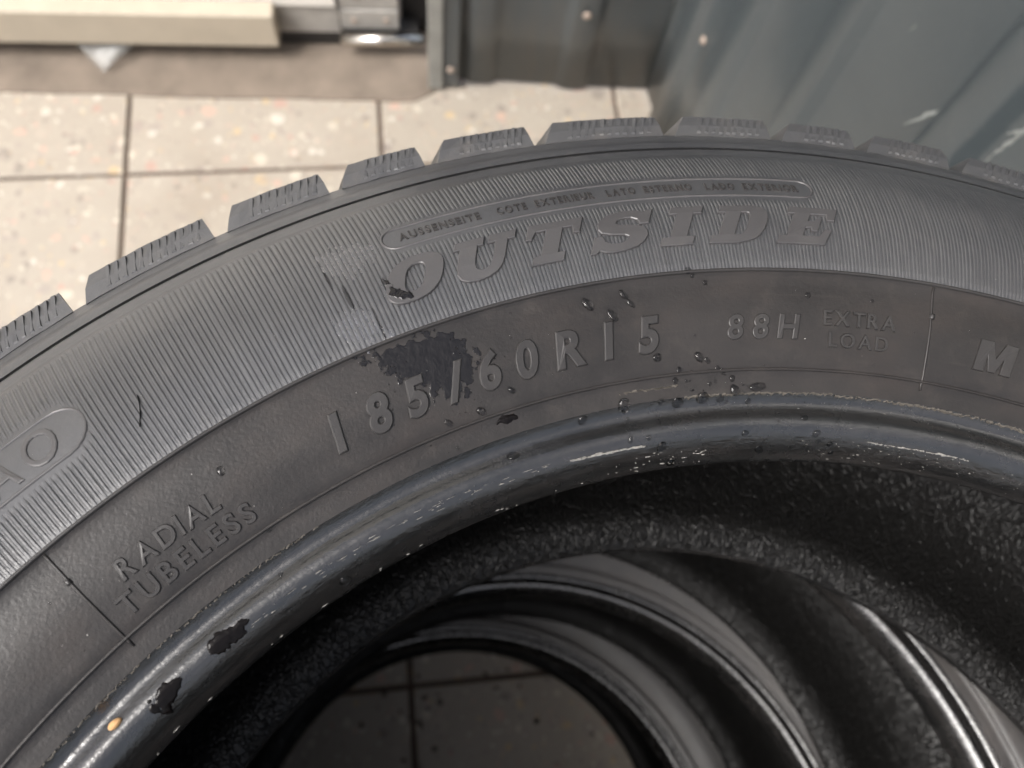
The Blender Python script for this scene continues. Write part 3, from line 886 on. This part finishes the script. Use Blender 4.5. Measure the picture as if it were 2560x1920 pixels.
SCUFF = [(0.2034, 96.76, 1.15, 1.44), (0.2029, 94.14, 0.63, 0.63), (0.2024, 92.97, 1.01, 1.29), (0.2027, 91.17, 1.29, 1.15), (0.2023, 89.9, 0.75, 0.75), (0.2039, 88.95, 1.09, 0.86), (0.2083, 89.67, 0.86, 0.43), (0.2091, 90.06, 0.52, 0.52),
         (0.2095, 92.71, 0.58, 0.58), (0.2073, 92.98, 0.58, 0.58), (0.2069, 92.25, 0.35, 0.35), (0.2058, 90.66, 0.4, 0.4), (0.2061, 90.26, 0.37, 0.37), (0.2067, 89.07, 0.66, 0.52), (0.2016, 87.9, 0.58, 0.58), (0.2016, 89.44, 0.37, 0.37),
         (0.1999, 91.48, 0.26, 0.26), (0.2047, 91.94, 0.26, 0.26), (0.2051, 88.31, 0.23, 0.23), (0.2005, 96.58, 0.37, 0.37), (0.2023, 99.76, 1.01, 0.86), (0.2083, 120.94, 0.56, 0.56), (0.2046, 108.38, 0.34, 0.34)]
for i, (r, t, a, b) in enumerate(SCUFF):
    drop(r, t, a * .00135, b * .00135, 'water drop in the cluster along the scuffed pale edge above the bead', 'drops along the scuffed edge', R(20 * i), i)
drop(0.2045, 87.29, .0021, .0011, 'largest water drop, oval and glinting, at the end of the scuffed edge cluster', 'drops along the scuffed edge', 0.15, 4)
BEADD = [(0.1972, 84.08, 0.75, 0.63), (0.1935, 83.11, 0.81, 0.72), (0.1921, 82.84, 0.55, 0.55), (0.1917, 81.87, 0.66, 0.58), (0.1902, 81.58, 0.43, 0.63), (0.1927, 82.53, 0.35, 0.35), (0.1948, 95.55, 0.52, 0.52), (0.1925, 94.63, 1.09, 0.86), (0.1895, 93.8, 0.95, 0.72),
         (0.1904, 87.1, 1.04, 0.72), (0.1936, 88.42, 0.66, 0.58), (0.1961, 86.02, 0.26, 0.26), (0.1952, 96.83, 0.72, 0.52), (0.1988, 105.02, 0.9, 1.12), (0.1992, 121.88, 0.46, 0.46)]
for i, (r, t, a, b) in enumerate(BEADD):
    drop(r, t, a * .00135, b * .00135, 'water drop hanging on the shiny black bead of the top tyre', 'drops on the bead', R(35 * i), i)
drop(0.1906, 118.78, .0013, .0015, 'lone water drop on the bright streak of the bead', 'drop on the bright streak', 0, 1)

def patch(name, poly, label, cat, thick, mat, res, seed, nscale, rag, group=None, domed=False):
    """wet area: a thin sheet lying on the sidewall, ragged where the water has run"""
    from mathutils import noise as NZ
    rs = [p[0] for p in poly]; ts = [p[1] for p in poly]
    r0, r1, t0, t1 = min(rs) - .0015, max(rs) + .0015, min(ts) - .5, max(ts) + .5
    rc = sum(rs) / len(rs)
    nr = int((r1 - r0) / res); nt = int(R(t1 - t0) * rc / res)
    P2 = [(R(t) * rc, r) for r, t in poly]
    def sd(x, y):
        d = 1e9; ins = False; n = len(P2)
        for i in range(n):
            ax, ay = P2[i]; bx, by = P2[(i + 1) % n]
            ex, ey = bx - ax, by - ay
            u = max(0, min(1, ((x - ax) * ex + (y - ay) * ey) / (ex * ex + ey * ey + 1e-15)))
            d = min(d, math.hypot(x - ax - ex * u, y - ay - ey * u))
            if (ay > y) != (by > y) and x < (bx - ax) * (y - ay) / (by - ay) + ax: ins = not ins
        return d if ins else -d
    val = {}
    for i in range(nr + 1):
        for j in range(nt + 1):
            r = r0 + (r1 - r0) * i / nr; t = t0 + (t1 - t0) * j / nt
            x, y = R(t) * rc, r
            nn = NZ.fractal(Vector((x * nscale, y * nscale, seed)), 0.8, 2.0, 4)
            val[i, j] = (sd(x, y) + rag * nn, r, t)
    vs = []; fs = []; idx = {}; dep = []
    def put(key, sv, r, t):
        if key not in idx:
            if domed: h = thick * max(0.0, 1 - math.exp(-max(sv, 0) / (thick * 1.6)))
            else: h = thick * min(1.0, max(0.0, sv) / .0006)
            dep.append(min(1.0, max(0.0, sv) / .0012)); idx[key] = len(vs); vs.append(on_tyre(r, t, h + .00003) + Vector((0, 0, ZC)))
        return idx[key]
    for i in range(nr):
        for j in range(nt):
            c = [(i, j), (i + 1, j), (i + 1, j + 1), (i, j + 1)]
            if not any(val[q][0] > 0 for q in c): continue
            poly_ = []
            for q, w in zip(c, c[1:] + c[:1]):
                a_, b_ = val[q], val[w]
                if a_[0] > 0: poly_.append(put(q, *a_))
                if (a_[0] > 0) != (b_[0] > 0):
                    u = a_[0] / (a_[0] - b_[0])
                    poly_.append(put((min(q, w), max(q, w)), 0.0, a_[1] + (b_[1] - a_[1]) * u, a_[2] + (b_[2] - a_[2]) * u))
            if len(poly_) > 2: fs.append(tuple(poly_))
    o = mesh_obj(name, vs, fs, mat, None, True)
    at = o.data.attributes.new('depth', 'FLOAT', 'POINT'); at.data.foreach_set('value', dep)
    tag(o, label, cat, group); return o
patch('wet_patch', [(0.2312, 112.1), (0.2312, 109.59), (0.2313, 107.07), (0.2286, 106.0), (0.2226, 105.3), (0.2171, 105.86), (0.2139, 107.13), (0.2165, 108.4), (0.2205, 109.2), (0.222, 109.9), (0.2270, 110.9)],
      'dark wet smear over the digits 5/6 of the tyre size', 'water', .00006, M_WET, .00022, 4.2, 520, .0030)
patch('wet_patch', [(0.2477, 108.7), (0.2432, 108.9), (0.2401, 108.6), (0.2393, 107.3), (0.2425, 107.66), (0.244, 107.9)],
      'dark wet smear on the lower corner of the letter O', 'water', .00084, M_WET, .00022, 1.2, 420, .0012)
patch('puddle', [(0.1975, 127.6), (0.1968, 125.6), (0.1951, 124.9), (0.1938, 125.7), (0.1930, 127.6), (0.1945, 128.3)],
      'black puddle of water on the bead below TUBELESS', 'water', .00028, M_PUDDLE, .00022, 2.7, 330, .0014, None, True)
patch('puddle', [(0.1962, 132.2), (0.1966, 130.9), (0.1950, 130.2), (0.1932, 130.4), (0.1925, 131.8), (0.1940, 132.4)],
      'smaller black puddle of water on the bead next to the orange crumb', 'water', .00028, M_PUDDLE, .00022, 5.1, 330, .0014, None, True)
patch('puddle', [(0.2080, 105.2), (0.2077, 104.2), (0.2065, 103.9), (0.2060, 104.7), (0.2068, 105.4)],
      'small black puddle just below the ring under the digit 6', 'water', .0005, M_PUDDLE, .00018, 8.1, 500, .0007, None, True)

# short runs of water caught between the ribs beside the letter O, and a wet film painted pale for its sheen
for i, (ra, ta, rb_, tb_, w, lb) in enumerate(((.2575, 111.46, .2501, 111.34, .0006, 'short bright run of water on the ribs, outermost of three beside the letter O'),
                                      (.2506, 110.81, .2425, 110.85, .0006, 'short run of water on the ribs, middle one of three beside the letter O'),
                                      (.2424, 109.99, .2326, 109.87, .0005, 'straight bright run of water between two ribs just below the letter O'))):
    o = drop((ra + rb_) / 2, (ta + tb_) / 2, w, (ra - rb_) / 2, lb, 'runs of water beside the letter O', 0, i)
    o.name = 'water_run'; o.matrix_world = o.matrix_world @ Matrix.Diagonal((1, 1, .45, 1))
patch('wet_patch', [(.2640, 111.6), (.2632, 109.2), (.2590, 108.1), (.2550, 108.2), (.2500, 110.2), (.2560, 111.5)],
      'wet film with painted sheen over the ribs at the end of the small framed words', 'water', .00010, M_SMEAR_SHEEN, .00028, 6.3, 520, .0022)
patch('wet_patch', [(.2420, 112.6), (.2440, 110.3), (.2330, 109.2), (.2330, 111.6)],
      'patchy wet film with painted sheen low on the ribs above the digit 8', 'water', .00010, M_SMEAR_SHEEN, .00028, 9.3, 560, .0024)
o = mesh_obj('hair', *ridge([(.2489, 122.67), (.2471, 122.78), (.2453, 122.94), (.2435, 123.16), (.2417, 123.43)], .00020, .0007), M_SEAL)
o.location.z = ZC; tag(o, 'short dark hair lying across the ribs near the AO mark', 'hair')

cr = link('crumb', drop_mesh(40, .8), None); cr.data.materials.clear(); cr.data.materials.append(M_CRUMB)
cr.matrix_world = Matrix.Translation(on_tyre(.1979, 134.29, .0003) + Vector((0, 0, ZC))) @ Matrix.Rotation(.6, 4, 'Z') @ Matrix.Diagonal((.0015, .0009, .0011, 1))
tag(cr, 'small orange crumb lying on the bead of the top tyre', 'crumb')

# fine spray nobody could count
def specks(n, pick, smin, smax, seed, flat=.5, nv=6):
    rnd = random.Random(seed); vs = []; fs = []
    for _ in range(n):
        p, nn, base = pick(rnd); s = smin + (smax - smin) * rnd.random() ** 2
        e1 = nn.orthogonal().normalized(); e2 = nn.cross(e1); o = len(vs)
        for k, (q, hh) in enumerate(((1.0, -.1), (.72, flat * .6))):
            for i in range(nv):
                a = 2 * PI * (i + .5 * k) / nv
                vs.append(p + (e1 * math.cos(a) + e2 * math.sin(a)) * (s * q) + nn * (s * hh))
        vs.append(p + nn * (s * flat)); c = o + 2 * nv
        for i in range(nv):
            j = (i + 1) % nv
            fs.append((o + i, o + j, o + nv + j, o + nv + i)); fs.append((o + nv + i, o + nv + j, c))
    return vs, fs
def pick_top(rnd):
    k = rnd.random()
    if k < .25: t = rnd.gauss(90, 4.5); r = rnd.gauss(.2045, .0030)
    elif k < .45: t = rnd.uniform(70, 105); r = rnd.uniform(.190, .202)
    elif k < .60: t = rnd.gauss(109.5, 1.6); r = rnd.uniform(.2325, .247)
    elif k < .78: t = rnd.gauss(107, 3.0); r = rnd.uniform(.210, .231)
    else: t = rnd.uniform(68, 134); r = rnd.uniform(.190, .276)
    r = max(.1892, min(.276, r))
    return on_tyre(r, t, .00002) + Vector((0, 0, ZC)), normal_at(r, t), None
o = mesh_obj('fine_spray', *specks(330, pick_top, .00008, .00030, 21), M_WATER, None, True)
tag(o, 'fine spray of tiny water droplets over the top tyre', 'water', kind='stuff')
def pick_liner(rnd):
    t = R(rnd.choice((rnd.uniform(5, 60), rnd.uniform(5, 120)))); r = .1905 + .030 * rnd.random() ** 1.3
    z = -(.0722 + (.0790 - .0690) * max(0, (r - .2040) / .026) - .0030 * max(0, 1 - abs(r - .203) / .013))
    zz = None
    for a, b in zip(LN, LN[1:]):
        if a[0] <= r <= b[0]: zz = a[1] + (b[1] - a[1]) * (r - a[0]) / (b[0] - a[0])
    return Vector((r * math.cos(t), r * math.sin(t), ZC - (zz if zz else .069) + .00005)), Vector((-.2 * math.cos(t), -.2 * math.sin(t), 1)).normalized(), None
LN = [(.1888, .0734), (.1898, .0722), (.1920, .0708), (.1955, .0693), (.2000, .0686), (.2040, .0690), (.2150, .0742), (.2300, .0795)]
o = mesh_obj('inside_spray', *specks(480, pick_liner, .00018, .00080, 5), M_WATER, None, True)
tag(o, 'tiny water droplets inside the top tyre on its lower wall', 'water', kind='stuff')
def pick_lint(rnd):
    t = rnd.uniform(66, 136); r = rnd.uniform(.212, .285)
    return on_tyre(r, t, .00030) + Vector((0, 0, ZC)), normal_at(r, t), None
o = mesh_obj('lint_specks', *specks(60, pick_lint, .00006, .00020, 9, .4, 4), M_LINT, None, False)
tag(o, 'pale lint and dust specks scattered over the sidewall', 'dust', kind='stuff')

FD = [(-0.086, 0.138, 5.0), (-0.071, 0.132, 5.6), (-0.072, 0.14, 2.8), (-0.093, 0.115, 4.8), (-0.091, 0.111, 3.4), (-0.079, 0.089, 4.8), (-0.11, 0.081, 4.2), (-0.023, 0.155, 4.2), (0.0, 0.157, 3.6), (-0.013, 0.14, 4.2), (0.011, 0.14, 3.4),
      (0.025, 0.105, 5.0), (-0.15, 0.118, 4.8), (-0.126, 0.145, 4.8), (-0.091, 0.159, 3.6), (0.08, 0.087, 3.4), (-0.111, 0.127, 3.1), (-0.102, 0.121, 2.5), (-0.083, 0.127, 3.6), (-0.099, 0.135, 3.4)]
for i, (x, y, s) in enumerate(FD):
    o = link('water_drop', DM[i % 5]); s *= .00060
    o.location = (x, y, .0004); o.scale = (s, s * .9, s); o.rotation_euler = (0, 0, i * 1.7)
    tag(o, 'water drop glinting on the floor tiles inside the hole of the stack', 'water drop', 'drops on the floor inside the stack')

# every drop gets its own place word, counted from the left of its group
ORD = ('first second third fourth fifth sixth seventh eighth ninth tenth eleventh twelfth thirteenth fourteenth fifteenth sixteenth seventeenth '
       'eighteenth nineteenth twentieth twenty-first twenty-second twenty-third twenty-fourth twenty-fifth').split()
WHERE = {'drops on the lettering band': 'on the smooth band of size lettering',
         'drops along the scuffed edge': 'of those along the scuffed edge above the bead',
         'drops on the bead': 'of those on the shiny black bead',
         'drops on the ring below OUTSIDE': 'on the raised ring below the word OUTSIDE',
         'drops on the floor inside the stack': 'of those on the floor inside the stack'}
inv = cam.matrix_world.inverted()
def screen_x(o):
    p = inv @ o.matrix_world.translation
    return p.x / -p.z
bpy.context.view_layer.update()
for g, txt in WHERE.items():
    mem = [o for o in COL.objects if o.get('group') == g and not o['label'].startswith('largest')]
    for n, o in enumerate(sorted(mem, key=screen_x)):
        o['label'] = '%s water drop from the left %s' % (ORD[n], txt)
